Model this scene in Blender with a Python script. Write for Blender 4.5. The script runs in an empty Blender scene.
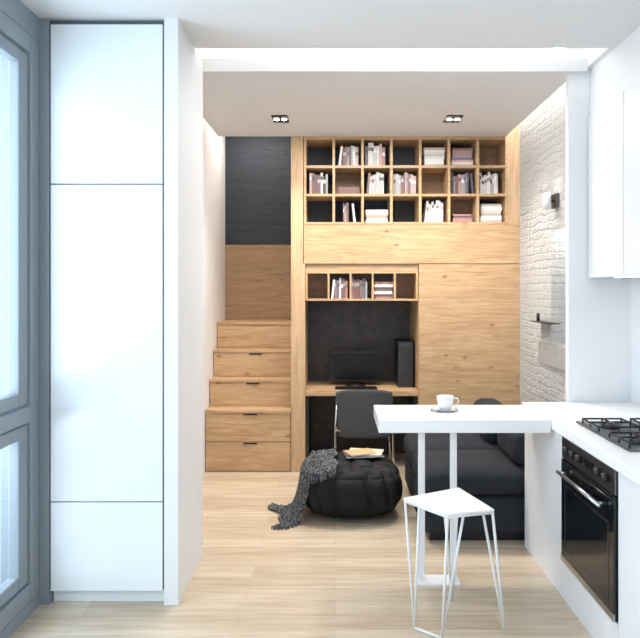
import bpy, bmesh, math, random
from mathutils import Vector, Matrix, noise
random.seed(7)
sc=bpy.context.scene
# ------------------------------------------------------------------ materials
def newmat(name):
    m=bpy.data.materials.new(name); m.use_nodes=True
    nt=m.node_tree; b=nt.nodes['Principled BSDF']; return m,nt,b
def N(nt,t,**kw):
    n=nt.nodes.new(t)
    for k,v in kw.items(): setattr(n,k,v)
    return n
def simple(name,col,rough=.5,metal=0,bump=0,bscale=60,spec=.5,var=.0):
    m,nt,b=newmat(name)
    b.inputs['Roughness'].default_value=rough; b.inputs['Metallic'].default_value=metal
    b.inputs['Specular IOR Level'].default_value=spec
    b.inputs['Base Color'].default_value=(*col,1)
    g=N(nt,'ShaderNodeNewGeometry'); no=N(nt,'ShaderNodeTexNoise'); no.inputs['Scale'].default_value=bscale
    nt.links.new(g.outputs['Position'],no.inputs['Vector'])
    if var>0:
        mx=N(nt,'ShaderNodeMix',data_type='RGBA')
        mx.inputs[6].default_value=(*[c*(1-var) for c in col],1); mx.inputs[7].default_value=(*[min(1,c*(1+var)) for c in col],1)
        nt.links.new(no.outputs[0],mx.inputs[0]); nt.links.new(mx.outputs[2],b.inputs['Base Color'])
    if bump>0:
        bp=N(nt,'ShaderNodeBump'); bp.inputs['Strength'].default_value=bump; bp.inputs['Distance'].default_value=.01
        nt.links.new(no.outputs[0],bp.inputs['Height']); nt.links.new(bp.outputs[0],b.inputs['Normal'])
    return m
def emis(name,col,s):
    m,nt,b=newmat(name)
    b.inputs['Base Color'].default_value=(*col,1)
    b.inputs['Emission Color'].default_value=(*col,1); b.inputs['Emission Strength'].default_value=s
    return m
def wood(name,c1,c2,knot=(.25,.13,.06),axis='X',rough=.45,spec=.4):
    m,nt,b=newmat(name); b.inputs['Roughness'].default_value=rough; b.inputs['Specular IOR Level'].default_value=spec
    g=N(nt,'ShaderNodeNewGeometry'); mp=N(nt,'ShaderNodeMapping'); nt.links.new(g.outputs['Position'],mp.inputs[0])
    mp.inputs['Scale'].default_value=(1.3,9,17) if axis=='X' else (17,9,1.3)
    n1=N(nt,'ShaderNodeTexNoise'); n1.inputs['Scale'].default_value=2.2; n1.inputs['Detail'].default_value=10; n1.inputs['Roughness'].default_value=.62; n1.inputs['Distortion'].default_value=1.1
    nt.links.new(mp.outputs[0],n1.inputs['Vector'])
    r=N(nt,'ShaderNodeValToRGB'); r.color_ramp.elements[0].position=.28; r.color_ramp.elements[1].position=.64
    r.color_ramp.elements[0].color=(*c1,1); r.color_ramp.elements[1].color=(*c2,1)
    nt.links.new(n1.outputs[0],r.inputs[0])
    mp2=N(nt,'ShaderNodeMapping'); nt.links.new(g.outputs['Position'],mp2.inputs[0]); mp2.inputs['Scale'].default_value=(2.4,2,4.6) if axis=='X' else (4.6,2,2.4)
    v=N(nt,'ShaderNodeTexVoronoi'); v.inputs['Scale'].default_value=1.6; nt.links.new(mp2.outputs[0],v.inputs['Vector'])
    rk=N(nt,'ShaderNodeValToRGB'); rk.color_ramp.elements[0].position=.04; rk.color_ramp.elements[0].color=(.9,.9,.9,1); rk.color_ramp.elements[1].position=.13; rk.color_ramp.elements[1].color=(0,0,0,1)
    nt.links.new(v.outputs['Distance'],rk.inputs[0])
    mx=N(nt,'ShaderNodeMix',data_type='RGBA'); nt.links.new(rk.outputs[0],mx.inputs[0]); nt.links.new(r.outputs[0],mx.inputs[6]); mx.inputs[7].default_value=(*knot,1)
    nt.links.new(mx.outputs[2],b.inputs['Base Color'])
    return m
WHITE=simple('white_paint',(.8,.81,.82),.6)
CEIL=simple('ceiling_paint',(.74,.75,.76),.7)
PANEL=simple('ceiling_panel_paint',(.71,.71,.72),.6)
GLOSS=simple('white_lacquer',(.80,.86,.89),.18)
GLOSSR=simple('white_lacquer_kitchen',(.78,.79,.81),.3)
DKGAP=simple('shadow_gap',(.12,.14,.17),.6)
COUNTER=simple('white_solid_surface',(.86,.87,.87),.22)
OAK=wood('oak_veneer',(.37,.225,.115),(.60,.41,.24))
OAKV=wood('oak_veneer_edge',(.43,.28,.155),(.62,.435,.265),axis='Z')
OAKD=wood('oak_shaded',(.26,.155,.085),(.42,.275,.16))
DARKW=wood('charcoal_stained_wood',(.015,.020,.028),(.036,.046,.060),knot=(.015,.018,.022),rough=.6)
NICHEB=simple('dark_stone_panel',(.058,.050,.047),.45,bump=.4,bscale=11,var=.75)
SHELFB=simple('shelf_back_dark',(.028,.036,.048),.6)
BLACK=simple('black_plastic',(.008,.008,.009),.35)
SCREEN=simple('screen_glass',(.004,.004,.005),.25,spec=.3)
STEEL=simple('brushed_steel',(.45,.45,.46),.28,metal=1)
DSTEEL=simple('dark_steel',(.16,.16,.17),.3,metal=1)
CHROME=simple('chrome',(.75,.75,.76),.12,metal=1)
OVENG=simple('oven_glass',(.006,.007,.008),.06)
IRON=simple('cast_iron',(.012,.012,.013),.55)
SOFA=simple('corduroy_charcoal',(.021,.024,.031),.9,bump=.5,bscale=90,var=.4,spec=.3)
VELV=simple('black_velvet',(.004,.005,.007),.7,bump=.3,bscale=70,spec=.35)
CHAIRM=simple('grey_mesh_fabric',(.075,.08,.088),.8,bump=.6,bscale=220,var=.3,spec=.3)
FRAME=simple('window_frame_bluegrey',(.26,.30,.335),.35)
STONE=simple('grey_stone',(.36,.36,.36),.6,bump=.4,bscale=25,var=.15)
WIRE=simple('white_powder_coat',(.82,.82,.83),.35)
CERAM=simple('white_ceramic',(.85,.85,.85),.15)
LEDW=emis('led_white',(1,.985,.96),60)
LEDWARM=emis('led_warm',(1,.72,.40),9)
LEDBR=emis('led_wall_wash',(1,.97,.93),34)
BULB=emis('halogen_bulb',(1,.93,.82),25)
NLED=emis('niche_led',(1,.96,.9),26)
# floor
FLOOR,nt,b=newmat('oak_plank_floor'); b.inputs['Roughness'].default_value=.26
g=N(nt,'ShaderNodeNewGeometry')
br=N(nt,'ShaderNodeTexBrick'); br.offset=.37; br.offset_frequency=2
br.inputs['Scale'].default_value=1; br.inputs['Brick Width'].default_value=1.25; br.inputs['Row Height'].default_value=.135
br.inputs['Mortar Size'].default_value=.0009; br.inputs['Mortar Smooth'].default_value=.3; br.inputs['Bias'].default_value=.1
br.inputs['Color1'].default_value=(.55,.44,.325,1); br.inputs['Color2'].default_value=(.68,.585,.46,1); br.inputs['Mortar'].default_value=(.42,.33,.24,1)
nt.links.new(g.outputs['Position'],br.inputs['Vector'])
mp=N(nt,'ShaderNodeMapping'); mp.inputs['Scale'].default_value=(1.0,12,1); nt.links.new(g.outputs['Position'],mp.inputs[0])
n1=N(nt,'ShaderNodeTexNoise'); n1.inputs['Scale'].default_value=2.4; n1.inputs['Detail'].default_value=8; n1.inputs['Distortion'].default_value=.5; nt.links.new(mp.outputs[0],n1.inputs['Vector'])
r=N(nt,'ShaderNodeValToRGB'); r.color_ramp.elements[0].position=.3; r.color_ramp.elements[0].color=(.80,.77,.72,1); r.color_ramp.elements[1].position=.65; r.color_ramp.elements[1].color=(1.0,1.0,1.0,1)
nt.links.new(n1.outputs[0],r.inputs[0])
mx=N(nt,'ShaderNodeMix',data_type='RGBA',blend_type='MULTIPLY'); mx.inputs[0].default_value=1
nt.links.new(br.outputs['Color'],mx.inputs[6]); nt.links.new(r.outputs[0],mx.inputs[7]); nt.links.new(mx.outputs[2],b.inputs['Base Color'])
# rough whitewashed stone / brick
BRICK,nt,b=newmat('whitewashed_stone'); b.inputs['Roughness'].default_value=.75; b.inputs['Base Color'].default_value=(.78,.78,.77,1)
g=N(nt,'ShaderNodeNewGeometry'); sp=N(nt,'ShaderNodeSeparateXYZ'); cb=N(nt,'ShaderNodeCombineXYZ')
nt.links.new(g.outputs['Position'],sp.inputs[0]); nt.links.new(sp.outputs['Y'],cb.inputs['X']); nt.links.new(sp.outputs['Z'],cb.inputs['Y'])
dn=N(nt,'ShaderNodeTexNoise'); dn.inputs['Scale'].default_value=8; dn.inputs['Detail'].default_value=4; nt.links.new(g.outputs['Position'],dn.inputs['Vector'])
dm=N(nt,'ShaderNodeVectorMath',operation='MULTIPLY_ADD'); dm.inputs[1].default_value=(.09,.07,.07)
nt.links.new(dn.outputs['Color'],dm.inputs[0]); nt.links.new(cb.outputs[0],dm.inputs[2])
br=N(nt,'ShaderNodeTexBrick'); br.inputs['Scale'].default_value=1; br.inputs['Brick Width'].default_value=.17; br.inputs['Row Height'].default_value=.060; br.inputs['Mortar Size'].default_value=.009; br.inputs['Mortar Smooth'].default_value=1
br.inputs['Color1'].default_value=(.3,.3,.3,1); br.inputs['Color2'].default_value=(1,1,1,1); br.inputs['Mortar'].default_value=(0,0,0,1)
nt.links.new(dm.outputs[0],br.inputs['Vector'])
no=N(nt,'ShaderNodeTexNoise'); no.inputs['Scale'].default_value=20; no.inputs['Detail'].default_value=8; no.inputs['Roughness'].default_value=.7; nt.links.new(g.outputs['Position'],no.inputs['Vector'])
m2=N(nt,'ShaderNodeMath',operation='MULTIPLY'); m2.inputs[1].default_value=3.2; nt.links.new(no.outputs[0],m2.inputs[0])
ad=N(nt,'ShaderNodeMath',operation='ADD'); nt.links.new(br.outputs['Color'],ad.inputs[0]); nt.links.new(m2.outputs[0],ad.inputs[1])
bp=N(nt,'ShaderNodeBump'); bp.inputs['Strength'].default_value=1; bp.inputs['Distance'].default_value=.026
nt.links.new(ad.outputs[0],bp.inputs['Height']); nt.links.new(bp.outputs[0],b.inputs['Normal'])
# window glass
GLASS,nt,b=newmat('window_glass')
tr=N(nt,'ShaderNodeBsdfTransparent'); tr.inputs[0].default_value=(.93,.97,1,1); gl=N(nt,'ShaderNodeBsdfGlossy'); gl.inputs['Roughness'].default_value=.02
ms=N(nt,'ShaderNodeMixShader'); ms.inputs[0].default_value=.08
nt.links.new(tr.outputs[0],ms.inputs[1]); nt.links.new(gl.outputs[0],ms.inputs[2]); nt.links.new(ms.outputs[0],nt.nodes['Material Output'].inputs[0])
# throw blanket
THROW,nt,b=newmat('patterned_throw'); b.inputs['Roughness'].default_value=.95; b.inputs['Specular IOR Level'].default_value=.2
g=N(nt,'ShaderNodeNewGeometry'); v=N(nt,'ShaderNodeTexVoronoi'); v.inputs['Scale'].default_value=60; nt.links.new(g.outputs['Position'],v.inputs['Vector'])
r=N(nt,'ShaderNodeValToRGB'); r.color_ramp.elements[0].position=.3; r.color_ramp.elements[0].color=(.02,.023,.03,1); r.color_ramp.elements[1].position=.65; r.color_ramp.elements[1].color=(.13,.135,.145,1)
nt.links.new(v.outputs['Distance'],r.inputs[0]); nt.links.new(r.outputs[0],b.inputs['Base Color'])

# ------------------------------------------------------------------ mesh builder
class MB:
    def __init__(s): s.v=[];s.f=[];s.mi=[];s.sm=[];s.mats=[]
    def m(s,mat):
        if mat not in s.mats: s.mats.append(mat)
        return s.mats.index(mat)
    def add(s,vs,fs,mat,smooth=False):
        o=len(s.v); s.v+= [tuple(v) for v in vs]; k=s.m(mat)
        for f in fs: s.f.append([i+o for i in f]); s.mi.append(k); s.sm.append(smooth)
    def box(s,x0,x1,y0,y1,z0,z1,mat,M=None):
        vs=[Vector((x,y,z)) for z in(z0,z1) for y in(y0,y1) for x in(x0,x1)]
        if M: vs=[M@v for v in vs]
        s.add(vs,[(0,2,3,1),(4,5,7,6),(0,1,5,4),(2,6,7,3),(0,4,6,2),(1,3,7,5)],mat)
        return s
    def prism(s,pts,z0,z1,mat):
        n=len(pts); vs=[(x,y,z0) for x,y in pts]+[(x,y,z1) for x,y in pts]
        fs=[tuple(range(n))[::-1],tuple(range(n,2*n))]+[(i,(i+1)%n,n+(i+1)%n,n+i) for i in range(n)]
        s.add(vs,fs,mat)
    def tube(s,pts,r,mat,n=10,closed=False):
        pts=[Vector(p) for p in pts]; rings=[]
        L=len(pts)
        for i,p in enumerate(pts):
            if closed: t=(pts[(i+1)%L]-pts[i-1])
            else: t=(pts[min(i+1,L-1)]-pts[max(i-1,0)])
            t.normalize(); a=Vector((0,0,1)) if abs(t.z)<.9 else Vector((0,1,0))
            u=t.cross(a).normalized(); w=t.cross(u).normalized()
            rr=r[i] if isinstance(r,(list,tuple)) else r
            rings.append([p+rr*(math.cos(2*math.pi*k/n)*u+math.sin(2*math.pi*k/n)*w) for k in range(n)])
        vs=[v for rg in rings for v in rg]; fs=[]
        for i in range(L if closed else L-1):
            j=(i+1)%L
            for k in range(n): fs.append((i*n+k,i*n+(k+1)%n,j*n+(k+1)%n,j*n+k))
        if not closed: fs+= [tuple(range(n))[::-1],tuple((L-1)*n+k for k in range(n))]
        s.add(vs,fs,mat,True)
    def lathe(s,prof,cx,cy,mat,n=28,cz=0):
        vs=[];fs=[];L=len(prof)
        for r,z in prof:
            for k in range(n): a=2*math.pi*k/n; vs.append((cx+r*math.cos(a),cy+r*math.sin(a),cz+z))
        for i in range(L-1):
            for k in range(n): fs.append((i*n+k,i*n+(k+1)%n,(i+1)*n+(k+1)%n,(i+1)*n+k))
        s.add(vs,fs,mat,True)
    def grid(s,fn,nu,nv,mat,wrap=False):
        vs=[fn(i/(nu if wrap else nu-1),j/(nv-1)) for j in range(nv) for i in range(nu)]
        fs=[(j*nu+i,j*nu+(i+1)%nu,(j+1)*nu+(i+1)%nu,(j+1)*nu+i) for j in range(nv-1) for i in range(nu if wrap else nu-1)]
        s.add(vs,fs,mat,True)
    def obj(s,name,parent=None,bevel=0,solid=0,sub=0):
        me=bpy.data.meshes.new(name)
        vs=s.v
        xs=[v[0] for v in vs];ys=[v[1] for v in vs];zs=[v[2] for v in vs]
        c=Vector(((min(xs)+max(xs))/2,(min(ys)+max(ys))/2,min(zs)))
        me.from_pydata([Vector(v)-c for v in vs],[],s.f)
        for m in s.mats: me.materials.append(m)
        for p,k,sm in zip(me.polygons,s.mi,s.sm): p.material_index=k; p.use_smooth=sm
        bm=bmesh.new(); bm.from_mesh(me); bmesh.ops.recalc_face_normals(bm,faces=bm.faces); bm.to_mesh(me); bm.free()
        o=bpy.data.objects.new(name,me); sc.collection.objects.link(o)
        o.location=c
        if parent: o.parent=parent
        if solid: md=o.modifiers.new('s','SOLIDIFY'); md.thickness=solid; md.offset=0
        if bevel:
            md=o.modifiers.new('b','BEVEL'); md.width=bevel; md.segments=2; md.limit_method='ANGLE'
        if sub: md=o.modifiers.new('sub','SUBSURF'); md.levels=sub; md.render_levels=sub
        return o
def empty(name):
    o=bpy.data.objects.new(name,None); sc.collection.objects.link(o); return o
def B(name,x0,x1,y0,y1,z0,z1,mat,parent=None,bevel=0):
    return MB().box(x0,x1,y0,y1,z0,z1,mat).obj(name,parent,bevel)
def softbox(name,x0,x1,y0,y1,z0,z1,mat,parent,rad=.06,puff=.015):
    bm=bmesh.new(); bmesh.ops.create_cube(bm,size=2)
    bmesh.ops.subdivide_edges(bm,edges=bm.edges[:],cuts=13,use_grid_fill=True)
    h=Vector(((x1-x0)/2,(y1-y0)/2,(z1-z0)/2)); c=Vector(((x0+x1)/2,(y0+y1)/2,(z0+z1)/2))
    r=min(rad,min(h)*.95)
    for v in bm.verts:
        p=Vector((v.co.x*h.x,v.co.y*h.y,v.co.z*h.z))
        q=Vector([max(-(h[i]-r),min(h[i]-r,p[i])) for i in range(3)])
        d=p-q
        if d.length>1e-6: d.normalize(); p=q+d*r
        u=v.co
        p.z+= puff*(1-u.x**2)*(1-u.y**2)*max(0,u.z)
        n=noise.noise((p+c)*6)*.007; p+= Vector((n,n,n if u.z>-.9 else 0))
        v.co=p
    me=bpy.data.meshes.new(name); bm.to_mesh(me); bm.free(); me.materials.append(mat)
    for p in me.polygons: p.use_smooth=True
    o=bpy.data.objects.new(name,me); o.location=c; sc.collection.objects.link(o); o.parent=parent
    return o

# ------------------------------------------------------------------ room shell
KE=3.94   # kitchen end wall face
B('floor',-1.7,2.0,-.6,6.75,-.1,0,FLOOR)
B('ceiling',-1.7,2.0,-.6,3.6,2.98,3.3,CEIL)
B('ceiling_upper',-1.7,2.0,3.6,6.75,3.3,3.4,CEIL)
dp=empty('ceiling_dropped_panel')
B('panel',-1.03,1.5,KE,5.54,2.95,3.02,PANEL,dp)
B('front_beam',-1.03,1.56,KE-.05,KE,2.95,3.025,PANEL,dp)
B('cove_led',-.85,1.4,KE+.08,KE+.14,3.02,3.035,LEDW,dp)
B('led_wall_wash',1.54,1.60,4.02,5.5,3.28,3.299,LEDBR,dp)
B('led_left_slot',-1.12,-1.06,4.0,5.5,3.28,3.299,LEDWARM,dp)
B('wall_kitchen',1.85,2.0,-.6,3.99,0,3.3,WHITE)
B('wall_kitchen_end',1.46,1.85,KE,3.99,0,3.3,WHITE)
B('wall_kitchen_infill',1.56,1.85,3.6,KE,2.98,3.3,WHITE)
B('wall_left',-1.3,-1.143,3.8,6.75,0,3.3,WHITE)
B('wall_back',-1.143,1.8,6.6,6.75,0,3.3,WHITE)
B('wall_partition',-.868,-.797,3.2,3.8,0,2.98,WHITE)
B('wall_return',-1.7,-.868,3.78,3.8,0,2.98,WHITE)
w=MB()
X0,X1=1.626,1.8
for (y0,y1,z0,z1) in [(3.99,4.15,0,3.3),(4.74,5.57,0,3.3),(4.15,4.74,0,1.2),(4.15,4.74,2.06,3.3)]:
    w.box(X0,X1,y0,y1,z0,z1,BRICK)
w.box(X1-.04,X1,4.15,4.74,1.2,2.06,WHITE)
w.box(X1-.08,X1-.05,4.2,4.70,2.045,2.06,NLED)
w.obj('wall_brick')
B('wall_behind_brick',1.8,2.0,3.99,6.75,0,3.3,WHITE)
B('wall_bulkhead',1.595,1.85,-.6,KE,2.70,2.98,WHITE)
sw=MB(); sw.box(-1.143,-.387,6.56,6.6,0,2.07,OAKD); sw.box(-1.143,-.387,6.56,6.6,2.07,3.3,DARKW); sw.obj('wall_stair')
B('wall_window_sill',-1.7,-1.5,-.6,3.2,0,.06,FRAME)
B('wall_window_head',-1.7,-1.5,-.6,3.2,2.86,2.98,FRAME)
B('wall_window_jamb',-1.7,-1.452,3.2,3.78,0,2.98,FRAME)
def window(name,y0,y1):
    e=empty(name); a,b_=-1.58,-1.5
    w=MB(); t=.09
    w.box(a,b_,y0,y0+t,.06,2.86,FRAME); w.box(a,b_,y1-t,y1,.06,2.86,FRAME)
    w.box(a,b_,y0+t,y1-t,.06,.06+t,FRAME); w.box(a,b_,y0+t,y1-t,2.86-t,2.86,FRAME)
    w.box(a,b_,y0+t,y1-t,.95,1.03,FRAME)
    for z0,z1 in((.16,.94),(1.04,2.76)):
        s=.09; p0,p1=y0+t+.006,y1-t-.006; c,d=-1.565,-1.512
        w.box(c,d,p0,p0+s,z0,z1,FRAME); w.box(c,d,p1-s,p1,z0,z1,FRAME); w.box(c,d,p0+s,p1-s,z0,z0+s*.7,FRAME); w.box(c,d,p0+s,p1-s,z1-s*.7,z1,FRAME)
    w.obj('frame',e,.006)
    B('glass',-1.54,-1.535,y0+.16,y1-.16,.2,2.72,GLASS,e)
window('window_1',2.1,3.2); window('window_2',1.0,2.1); window('window_3',-.1,1.0)

# ------------------------------------------------------------------ tall cabinet left
tc=empty('tall_storage_cabinet')
B('carcass',-1.447,-.873,3.222,3.775,.07,2.975,DKGAP,tc)
for i,(z0,z1) in enumerate([(.07,.520),(.526,2.135),(2.141,2.95)]):
    B('door_panel_%d'%(i+1),-1.445,-.877,3.2,3.222,z0,z1,GLOSS,tc,.002)
B('plinth',-1.447,-.873,3.24,3.775,0,.07,GLOSS,tc)

# ------------------------------------------------------------------ wood wall with bookcase and niche
Y=5.54
XL,XR=-.387,1.626
nx0,nx1=-.275,.735; NZ=1.83
bx0,bx1,bz0,bz1=-.275,1.52,2.175,2.945
g=.003
B('wall_stair_side',XL,nx0-.006,Y,6.56,0,3.3,OAKV)
B('wall_wood_band',nx0,XR,Y,Y+.03,NZ+g,bz0-.002,OAK)
w=MB(); w.box(nx1+g,XR,Y,Y+.03,.52,NZ-g,OAK); w.box(nx1+g,XR,Y,Y+.03,0,.52-g,OAK); w.obj('wall_wood_right')
B('wall_wood_edge',bx1+.001,XR,Y,Y+.03,bz0,3.3,OAKV)
B('wall_wood_top',nx0,bx1,Y,Y+.03,bz1+.001,3.3,OAK)
B('wall_niche_right',nx1,nx1+.03,Y+.03,6.2,0,NZ,OAK)
B('wall_niche_top',nx0,nx1+.03,Y+.03,6.2,NZ,NZ+.03,OAK)
B('wall_niche_back',nx0,nx1,6.17,6.2,0,NZ,NICHEB)
B('wall_niche_left',nx0-.006,nx0+.012,Y,6.17,0,NZ,OAKV)
B('wall_wood_backing',nx1+.03,XR,Y+.031,Y+.04,0,2.16,DKGAP)
bc=MB(); t=.022; dep=.32
cw=(bx1-bx0-t)/7; ch=(bz1-bz0-t)/3
for i in range(8): bc.box(bx0+i*cw,bx0+i*cw+t,Y-.005,Y+dep,bz0,bz1,OAK)
for j in range(4):
    bc.box(bx0+t,bx1-t,Y-.003,Y+dep,bz0+j*ch,bz0+j*ch+t,OAK)
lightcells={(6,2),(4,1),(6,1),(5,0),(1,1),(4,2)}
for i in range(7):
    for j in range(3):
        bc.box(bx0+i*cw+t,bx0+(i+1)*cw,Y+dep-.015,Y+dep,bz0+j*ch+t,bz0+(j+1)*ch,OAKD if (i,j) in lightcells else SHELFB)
bc.obj('bookcase')
cols=[(.62,.62,.61),(.46,.45,.45),(.33,.32,.33),(.22,.14,.13),(.40,.23,.22),(.58,.38,.36),(.10,.09,.11),(.74,.73,.72),(.17,.17,.22),(.45,.36,.31)]
BM=[simple('book_cover_%d'%i,c,.6) for i,c in enumerate(cols)]
PAGES=simple('book_pages',(.78,.76,.71),.8)
def vbooks(mb,x0,x1,z,y,hmax,pal,d=.17):
    x=x0
    while True:
        th=random.uniform(.012,.028); h=hmax*random.uniform(.78,1)
        if x+th>x1: break
        m=BM[random.choice(pal)]; dd=d*random.uniform(.85,1); yy=y+random.uniform(0,.02)
        mb.box(x+.0008,x+th-.0008,yy,yy+dd,z,z+h,m)
        mb.box(x+.003,x+th-.003,yy+.004,yy+dd+.001,z+.004,z+h+.0008,PAGES)
        zz=z+h*random.uniform(.55,.7); mb.box(x+.002,x+th-.002,yy-.0008,yy,zz,zz+.03,BM[random.choice([6,7,3,1])])
        x+=th
def leanbook(mb,x,z,y,h,ang,m,d=.17,th=.02):
    M=Matrix.Translation((x,y,z))@Matrix.Rotation(ang,4,'Y')
    mb.box(-th,0,0,d,0,h,m,M)
def hbooks(mb,x0,x1,z,y,n,pal,d=.17):
    zz=z
    for k in range(n):
        th=random.uniform(.014,.026); a=random.uniform(0,.015); b_=random.uniform(0,.015)
        m=BM[random.choice(pal)]
        mb.box(x0+a,x1-b_,y+a,y+a+d,zz,zz+th,m); mb.box(x0+a+.003,x1-b_+.001,y+a+.003,y+a+d-.01,zz+.003,zz+th-.003,PAGES)
        zz+=th+.0005
bk=MB()
def cell(i,j): return bx0+i*cw+t+.004, bx0+(i+1)*cw-.004, bz0+j*ch+t+.0005
yb=Y+.04
allp=list(range(10)); lightp=[0,1,7,9,0,7]; pinkp=[3,4,5,0,1,8]
H=.205
def V(i,j,a,b_,pal,h=H):
    x0,x1,z=cell(i,j); W=x1-x0; vbooks(bk,x0+a*W,x0+b_*W,z,yb,h,pal)
def HB(i,j,a,b_,n,pal):
    x0,x1,z=cell(i,j); W=x1-x0; hbooks(bk,x0+a*W,x0+b_*W,z,yb,n,pal)
V(1,2,.22,.95,pinkp,.2); x0,x1,z=cell(1,2); leanbook(bk,x0+.045,z,yb,.18,.12,BM[7])
V(2,2,.05,.9,pinkp,.21); HB(4,2,.1,.95,8,lightp); HB(5,2,.05,.95,8,allp)
V(0,1,.1,.9,allp,.2); HB(1,1,.05,.95,3,[4,5,3]); V(2,1,.2,.8,lightp); x0,x1,z=cell(2,1); leanbook(bk,x0+.04,z,yb,.19,.1,BM[3])
V(3,1,.03,.95,pinkp); V(5,1,.05,.85,allp); x0,x1,z=cell(5,1); leanbook(bk,x1-.005,z,yb,.19,-.12,BM[6])
V(6,1,.05,.9,lightp,.2)
V(1,0,.3,.62,allp,.19); x0,x1,z=cell(1,0); leanbook(bk,x0+.18,z,yb,.17,-.1,BM[0]); HB(2,0,.05,.95,5,lightp)
V(4,0,.2,.9,lightp,.2); x0,x1,z=cell(4,0); leanbook(bk,x0+.045,z,yb,.19,.12,BM[1]); HB(5,0,.1,.92,4,[4,3,6]); HB(6,0,.05,.95,8,lightp)
bk.obj('books')
ns=MB(); sx0,sx1=nx0+.014,nx1-.002; sz0,sz1=1.505,1.765; sy0,sy1=Y+.02,Y+.32; t2=.018
ns.box(sx0,sx1,sy0,sy1,sz0,sz0+t2,OAK); ns.box(sx0,sx1,sy0,sy1,sz1-t2,sz1,OAK)
ns.box(sx0,sx1,sy0,sy0+.02,sz1,NZ-.002,OAK)
cw2=(sx1-sx0-t2)/5
for i in range(6): ns.box(sx0+i*cw2,sx0+i*cw2+t2,sy0,sy1,sz0+t2,sz1-t2,OAK)
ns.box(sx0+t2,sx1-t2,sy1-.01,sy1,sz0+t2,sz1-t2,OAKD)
ns.obj('niche_shelf')
nb=MB()
def c2(i): return sx0+i*cw2+t2+.003, sx0+(i+1)*cw2-.003, sz0+t2+.0005
x0,x1,z=c2(1); vbooks(nb,x0+.04,x1,z,sy0+.03,.19,allp); leanbook(nb,x0+.03,z,sy0+.03,.17,.1,BM[7])
x0,x1,z=c2(2); vbooks(nb,x0,x1-.02,z,sy0+.03,.19,pinkp)
x0,x1,z=c2(3); hbooks(nb,x0,x1,z,sy0+.03,7,allp)
nb.obj('books.001')

# ------------------------------------------------------------------ stairs
st=MB(); SX0,SX1=-1.141,-.389
zs=[.545,.79,1.04,1.29]; ys=[5.54,5.72,5.90,6.08]; ye=6.555
zprev=0
for k in range(4):
    y0=ys[k]; 
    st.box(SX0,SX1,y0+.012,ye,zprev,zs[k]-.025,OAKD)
    st.box(SX0,SX1,y0-.008,ye,zs[k]-.025,zs[k],OAK)
    zprev=zs[k]
def drawer(y,z0,z1,h=True):
    st.box(SX0+.006,SX1-.006,y,y+.014,z0,z1,OAK)
    if h: xc=(SX0+SX1)/2+.02; st.box(xc-.06,xc+.06,y-.008,y+.002,z1-.016,z1-.004,BLACK)
drawer(5.54,.01,.262); drawer(5.54,.268,.517)
drawer(5.72,.55,.762); drawer(5.90,.795,1.012); drawer(6.08,1.045,1.262,False)
st.obj('storage_stairs')

# ------------------------------------------------------------------ desk
dk=MB(); dk.box(nx0+.013,nx1-.001,Y+.01,6.168,.665,.71,OAK)
dk.box(nx0+.013,nx0+.04,Y+.1,6.168,0,.665,NICHEB); dk.box(nx1-.03,nx1-.001,Y+.1,6.168,0,.665,NICHEB)
dk.obj('desk',None,.003)
mo=empty('computer_monitor'); mx_,my=.195,5.86
m=MB(); m.box(mx_-.235,mx_+.235,my,my+.03,.745,1.03,BLACK); m.obj('housing',mo,.006)
B('screen',mx_-.22,mx_+.22,my-.002,my+.001,.765,1.015,SCREEN,mo)
m=MB(); m.box(mx_-.03,mx_+.03,my+.03,my+.045,.72,.85,BLACK); m.lathe([(0,.711),(.1,.711),(.1,.718),(.03,.728),(0,.728)],mx_,my+.03,BLACK); m.obj('stand',mo)
kb=MB(); kb.box(.0,.38,5.62,5.74,.7105,.722,BLACK)
for r_ in range(4):
    for c_ in range(14): kb.box(.008+c_*.026,.03+c_*.026,5.628+r_*.027,5.65+r_*.027,.722,.727,BLACK)
kb.obj('keyboard')
ct=MB(); ct.box(.575,.715,5.75,6.1,.7105,1.13,BLACK); ct.box(.585,.705,5.742,5.75,.72,1.12,CHAIRM)
for k in range(18): ct.box(.59,.70,5.738,5.742,.735+k*.02,.743+k*.02,BLACK)
ct.obj('computer_tower',None,.004)

# ------------------------------------------------------------------ desk chair (seen from behind)
ch_=empty('desk_chair'); cx=.25; cy=5.36
def backf(u,v):
    x=(u-.5)*2; w=.225+.02*v
    z=.34+.42*v - .03*abs(x)**3*v
    return (cx+x*w, cy-.02+.07*x*x-.03*v, z)
m=MB(); m.grid(backf,17,13,CHAIRM); o=m.obj('backrest',ch_,0,.02,1)
softbox('seat',cx-.22,cx+.22,cy+.04,cy+.42,.40,.455,CHAIRM,ch_,.025,.01)
m=MB()
for s in(-1,1):
    X=cx+s*.235
    m.tube([(X,cy+.03,.62),(X+s*.01,cy+.02,.45),(X+s*.012,cy+.02,.2),(X+s*.015,cy+.0,.008)],.009,CHROME)
    m.tube([(X,cy+.36,.41),(X+s*.012,cy+.37,.2),(X+s*.015,cy+.38,.008)],.009,CHROME)
    m.tube([(X,cy+.02,.40),(X,cy+.37,.40)],.009,CHROME)
    m.tube([(X,cy+.03,.62),(X+s*.01,cy+.1,.64),(X+s*.01,cy+.28,.64)],.011,BLACK)
m.tube([(cx-.24,cy+.03,.395),(cx+.24,cy+.03,.395)],.009,CHROME)
m.tube([(cx-.24,cy+.35,.395),(cx+.24,cy+.35,.395)],.009,CHROME)
m.obj('legs',ch_)

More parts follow.
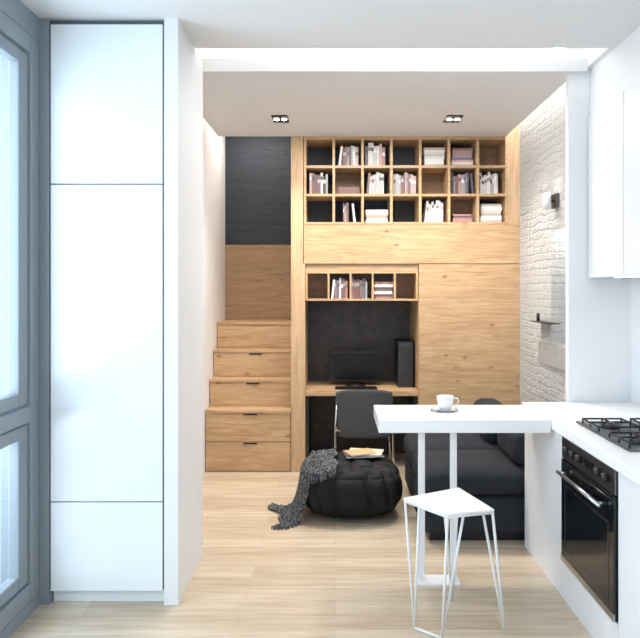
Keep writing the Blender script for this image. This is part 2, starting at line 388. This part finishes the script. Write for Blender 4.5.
# ------------------------------------------------------------------ pouf + throw + magazines
pc=Vector((.115,4.58,0)); A_,B_,C_=.37,.33,.195
NX,NZp=2.9,3.0
def prad(x,y,n=NX): return (abs(x/A_)**n+abs(y/B_)**n)**(1/n)
def ph(x,y,m=NZp):
    r=prad(x,y)
    return -1 if r>=1 else C_+C_*(1-r**m)**(1/m)
def quilt(a,b_,x,y):
    side=abs(math.sin(a*7+.35*math.sin(b_*6)))**.55*(.55+.45*abs(math.cos(b_*3.4))**.6)
    top=(abs(math.sin(x*19))*abs(math.sin(y*19+.4)))**.4
    k=min(1,max(0,(abs(b_)-.75)/.3))
    return 1-(side*(1-k)+top*k)
def pf(u,v):
    a=2*math.pi*u; b_=math.pi*(v-.5)*.9999
    ca,sa,cb_,sb=math.cos(a),math.sin(a),math.cos(b_),math.sin(b_)
    def s(x,e): return math.copysign(abs(x)**e,x)
    x=A_*s(cb_,2/NZp)*s(ca,2/NX); y=B_*s(cb_,2/NZp)*s(sa,2/NX); z=C_+C_*s(sb,2/NZp)
    q=quilt(a,b_,x,y)
    rad=math.hypot(x,y)+1e-6; f=1-.04*q/rad*cb_**.5 if rad>.05 else 1
    z2=z-(.035*q*max(0,sb)**1.5 if sb>0 else 0)
    return (pc.x+x*f, pc.y+y*f, max(.001,z2))
m=MB(); m.grid(pf,260,90,VELV,wrap=True); m.obj('pouf')
def tf(u,v):
    x=-.54+.43*u+.05*math.sin(v*5)*(1-u)+.02*math.sin(v*13); y=-.34+.42*v+.10*u-.03*math.sin(u*9)
    r=prad(x,y)
    if r<1: h=max(ph(x,y)+.012,.22)
    else: h=.22*max(0,1-(r-1)/.20)**1.6
    wr=.03*noise.noise(Vector((x*15,y*15,1)))+.02*noise.noise(Vector((x*34,y*30,4)))
    return (pc.x+x,pc.y+y,max(.008,h+abs(wr)+.006))
m=MB(); m.grid(tf,70,54,THROW)
for i in range(40):
    p=Vector(tf(i/39,0)); q=p+Vector((random.uniform(-.01,.01),-.03,0)); q.z=max(.004,p.z-.03)
    if p.z<.03: q.z=.004
    m.tube([p,q],.0018,THROW,5)
o=m.obj('throw_blanket',None,0,.006)
mg=MB()
COV=[simple('magazine_orange',(.72,.42,.22),.4),simple('magazine_cream',(.78,.68,.54),.4),simple('magazine_dark',(.15,.1,.1),.4)]
for k,(dx,dy,a,w_,h_) in enumerate([(.09,.06,.15,.27,.2),(.11,.07,-.2,.25,.17),(.07,.03,.4,.2,.15)]):
    M=Matrix.Translation((pc.x+dx,pc.y+dy,2*C_+.001+k*.009))@Matrix.Rotation(a,4,'Z')
    mg.box(-w_/2,w_/2,-h_/2,h_/2,0,.008,PAGES,M); mg.box(-w_/2,w_/2,-h_/2,h_/2,.008,.009,COV[[2,1,0][k]],M)
mg.obj('magazines')

# ------------------------------------------------------------------ sofa
so=empty('sofa')
m=MB(); m.box(.60,1.60,4.02,5.10,0,.11,BLACK); m.obj('plinth',so,.01)
softbox('base_near',.56,1.34,3.97,4.53,.05,.29,SOFA,so,.04,0)
softbox('base_far',.56,1.34,4.54,5.10,.05,.29,SOFA,so,.04,0)
softbox('seat_cushion_near',.55,1.34,3.96,4.53,.295,.455,SOFA,so,.06,.035)
softbox('seat_cushion_far',.55,1.34,4.54,5.11,.295,.455,SOFA,so,.06,.035)
softbox('back_near',1.32,1.60,4.01,4.53,.10,.66,SOFA,so,.08,.0)
softbox('back_far',1.32,1.60,4.54,5.10,.10,.66,SOFA,so,.08,.0)
softbox('cushion_1',1.10,1.34,4.58,5.12,.46,.73,SOFA,so,.08,.0)
softbox('cushion_2',1.14,1.34,4.01,4.50,.46,.70,SOFA,so,.08,.0)

# ------------------------------------------------------------------ kitchen run
kc=empty('kitchen_counter')
B('cabinet_far',1.185,1.84,3.275,KE-.005,0,.845,GLOSSR,kc)
B('cabinet_oven_below',1.185,1.84,2.64,3.27,0,.20,GLOSSR,kc)
B('cabinet_oven_back',1.78,1.84,2.64,3.27,.2,.845,GLOSSR,kc)
B('cabinet_near',1.185,1.84,1.2,2.635,0,.845,GLOSSR,kc)
B('worktop',1.165,1.845,1.2,KE-.005,.85,.90,COUNTER,kc,.003)
tb=empty('breakfast_bar')
B('top',.235,1.163,3.39,3.84,.83,.90,COUNTER,tb,.003)
m=MB(); q=.018
for x in(.475,.65):
    m.box(x-q,x+q,3.46-q/2,3.46+q/2,.012,.83,WIRE)
m.box(.445,.68,3.40,3.52,0,.012,WIRE)
m.obj('leg_frame',tb,.002)
ov=empty('oven')
B('body',1.20,1.77,2.66,3.25,.205,.84,BLACK,ov)
B('fascia',1.175,1.20,2.645,3.265,.735,.843,DSTEEL,ov,.003)
B('door_glass',1.172,1.20,2.645,3.265,.205,.73,OVENG,ov,.004)
B('door_frame_bottom',1.170,1.175,2.645,3.265,.205,.235,STEEL,ov)
m=MB()
for (y0,y1,z0,z1) in [(2.70,3.21,.60,.606),(2.70,3.21,.27,.276),(2.70,2.706,.27,.606),(3.204,3.21,.27,.606)]: m.box(1.1705,1.1725,y0,y1,z0,z1,DSTEEL)
m.obj('door_window_trim',ov)
m=MB(); m.tube([(1.135,2.70,.675),(1.135,3.21,.675)],.010,STEEL)
for y in(2.73,3.18): m.tube([(1.172,y,.675),(1.135,y,.675)],.007,STEEL)
m.obj('handle',ov)
m=MB()
for y in(2.72,2.80,3.02,3.10,3.18): m.tube([(1.175,y,.79),(1.152,y,.79)],.019,BLACK,16)
m.box(1.1735,1.176,2.86,2.96,.77,.81,SCREEN)
m.obj('knobs',ov)
hb=MB(); hb.box(1.27,1.77,2.72,3.32,.9005,.910,DSTEEL)
for (x,y,r_) in [(1.39,2.86,.05),(1.64,2.86,.04),(1.39,3.18,.04),(1.64,3.18,.05)]:
    hb.lathe([(0,.91),(r_,.91),(r_,.922),(r_*.7,.928),(0,.928)],x,y,IRON)
    R=.10
    for k in range(4):
        a=k*math.pi/2; hb.tube([(x+R*math.cos(a),y+R*math.sin(a),.91),(x+R*math.cos(a),y+R*math.sin(a),.932),(x+.02*math.cos(a),y+.02*math.sin(a),.932)],.005,IRON,6)
    hb.tube([(x+R*sx_,y+R*sy_,.930) for sx_,sy_ in((-1,-1),(1,-1),(1,1),(-1,1))],.005,IRON,6,True)
    for sx_,sy_ in((-1,-1),(1,-1),(1,1),(-1,1)): hb.tube([(x+R*sx_,y+R*sy_,.91),(x+R*sx_,y+R*sy_,.930)],.005,IRON,6)
hb.obj('gas_hob')
uc=empty('kitchen_wall_cabinet')
B('carcass',1.60,1.845,1.2,KE-.005,1.68,2.695,DKGAP,uc)
ydiv=[KE-.005,3.45,2.95,2.45,1.95,1.2]
for i in range(5): B('door_%d'%(i+1),1.58,1.60,ydiv[i+1]+.003,ydiv[i]-.003,1.675,2.69,GLOSSR,uc,.002)
B('light_strip',1.64,1.66,1.4,3.7,1.672,1.68,emis('undercabinet_led',(1,.98,.95),6),uc)
# ------------------------------------------------------------------ cup
cp=empty('coffee_cup'); ux,uy=.64,3.66
m=MB(); m.lathe([(0,.9015),(.03,.9015),(.075,.912),(.076,.915),(.03,.906),(0,.906)],ux,uy,CERAM); m.obj('saucer',cp)
m=MB(); m.lathe([(0,.907),(.028,.907),(.042,.93),(.05,.985),(.047,.985),(.039,.932),(.0,.915)],ux,uy,CERAM)
m.tube([(ux+.047,uy,.972),(ux+.072,uy,.97),(ux+.078,uy,.95),(ux+.066,uy,.932),(ux+.043,uy,.93)],.005,CERAM,8); m.obj('cup',cp)
m=MB(); m.tube([(ux-.09,uy-.04,.911),(ux-.02,uy-.065,.914)],[.009,.003],STEEL,8); m.obj('spoon',cp)

# ------------------------------------------------------------------ bar stool
bs=empty('bar_stool'); 
seat=[(.325,3.02),(.625,3.18),(.725,2.86),(.50,2.80)]
m=MB(); m.prism(seat,.592,.605,WIRE); m.obj('seat',bs,.004)
m=MB(); r_=.0065
def hair(p,q_,foot):
    m.tube([(p[0],p[1],.592),(foot[0],foot[1],.008)],r_,WIRE,8); m.tube([(q_[0],q_[1],.592),(foot[0],foot[1],.008)],r_,WIRE,8)
def lerp(a,b_,t_): return (a[0]+(b_[0]-a[0])*t_,a[1]+(b_[1]-a[1])*t_)
A0,B0,C0,D0=[lerp(p,(.545,2.97),.05) for p in seat]
hair(A0,lerp(A0,D0,.35),(.375,2.97)); hair(C0,lerp(C0,B0,.3),(.79,2.93)); hair(D0,lerp(D0,C0,.35),(.49,2.88)); hair(B0,lerp(B0,A0,.3),(.60,3.22))
m.tube([(.375,2.97,.008),(.49,2.88,.008)],r_,WIRE,8)
m.tube([(*A0,.587),(*B0,.587),(*C0,.587),(*D0,.587)],r_,WIRE,8,True)
m.obj('legs',bs)

# ------------------------------------------------------------------ wall details on brick
m=MB(); m.box(1.6,1.626,4.56,4.66,2.2,2.3,DSTEEL); m.tube([(1.6,4.61,2.25),(1.555,4.61,2.25)],.008,DSTEEL); m.tube([(1.55,4.61,2.19),(1.55,4.61,2.30)],.028,WIRE,16); m.tube([(1.55,4.61,2.301),(1.55,4.61,2.304)],.024,BULB,16); m.obj('wall_sconce')
m=MB(); m.box(1.614,1.625,4.30,5.0,1.03,1.19,STONE); m.obj('stone_wall_panel')
m=MB(); m.box(1.54,1.626,4.55,4.97,1.352,1.359,BLACK); m.lathe([(0,1.359),(.013,1.359),(.013,1.42),(0,1.42)],1.58,4.90,BLACK,12); m.obj('wall_shelf')
for k,x in enumerate((-.43,.93)):
    e=empty('recessed_downlight' if k==0 else 'recessed_downlight.001')
    m=MB(); m.box(x-.062,x+.062,4.86,5.06,2.943,2.95,BLACK); m.obj('frame',e)
    for s in(-1,1):
        m=MB(); m.tube([(x+s*.03,4.96,2.9425),(x+s*.03,4.96,2.939)],.021,BULB,16); m.obj('bulb_%d'%(s+2),e)
    l=bpy.data.lights.new('spot','SPOT'); l.energy=88; l.color=(1,.91,.80); l.spot_size=math.radians(120); l.spot_blend=.8; l.shadow_soft_size=.06
    lo=bpy.data.objects.new('spot',l); sc.collection.objects.link(lo); lo.location=(x,4.95,2.92); lo.parent=e
# ------------------------------------------------------------------ lights
def area(name,loc,rot,sx,sy,e,col):
    l=bpy.data.lights.new(name,'AREA'); l.shape='RECTANGLE'; l.size=sx; l.size_y=sy; l.energy=e; l.color=col
    o=bpy.data.objects.new(name,l); sc.collection.objects.link(o); o.location=loc; o.rotation_euler=rot; return o
area('daylight_window',(-2.2,1.6,1.7),(0,math.radians(-90),0),2.8,3.6,195,(.80,.91,1))
area('living_fill_light',(.3,4.7,2.93),(0,0,0),1.2,.8,36,(1,.96,.92))  # added soft fill below the dropped panel, no fixture belongs to it
area('stair_light',(-.75,6.1,3.25),(0,0,0),.5,.5,8,(1,.95,.9))
w_=bpy.data.worlds.new('world'); sc.world=w_; w_.use_nodes=True
bg=w_.node_tree.nodes['Background']; bg.inputs[0].default_value=(.86,.93,1,1); bg.inputs[1].default_value=1.2
# ------------------------------------------------------------------ camera
cam=bpy.data.cameras.new('camera'); co=bpy.data.objects.new('camera',cam); sc.collection.objects.link(co)
co.location=(0,0,1.6); co.rotation_euler=(math.radians(90),0,0)
cam.sensor_width=36; cam.sensor_fit='HORIZONTAL'; cam.lens=36*630/640; cam.shift_x=-15/640; cam.shift_y=-29/640; cam.clip_start=.05
sc.camera=co
sc.view_settings.view_transform='Standard'
sc.view_settings.look='None'
sc.view_settings.exposure=.08
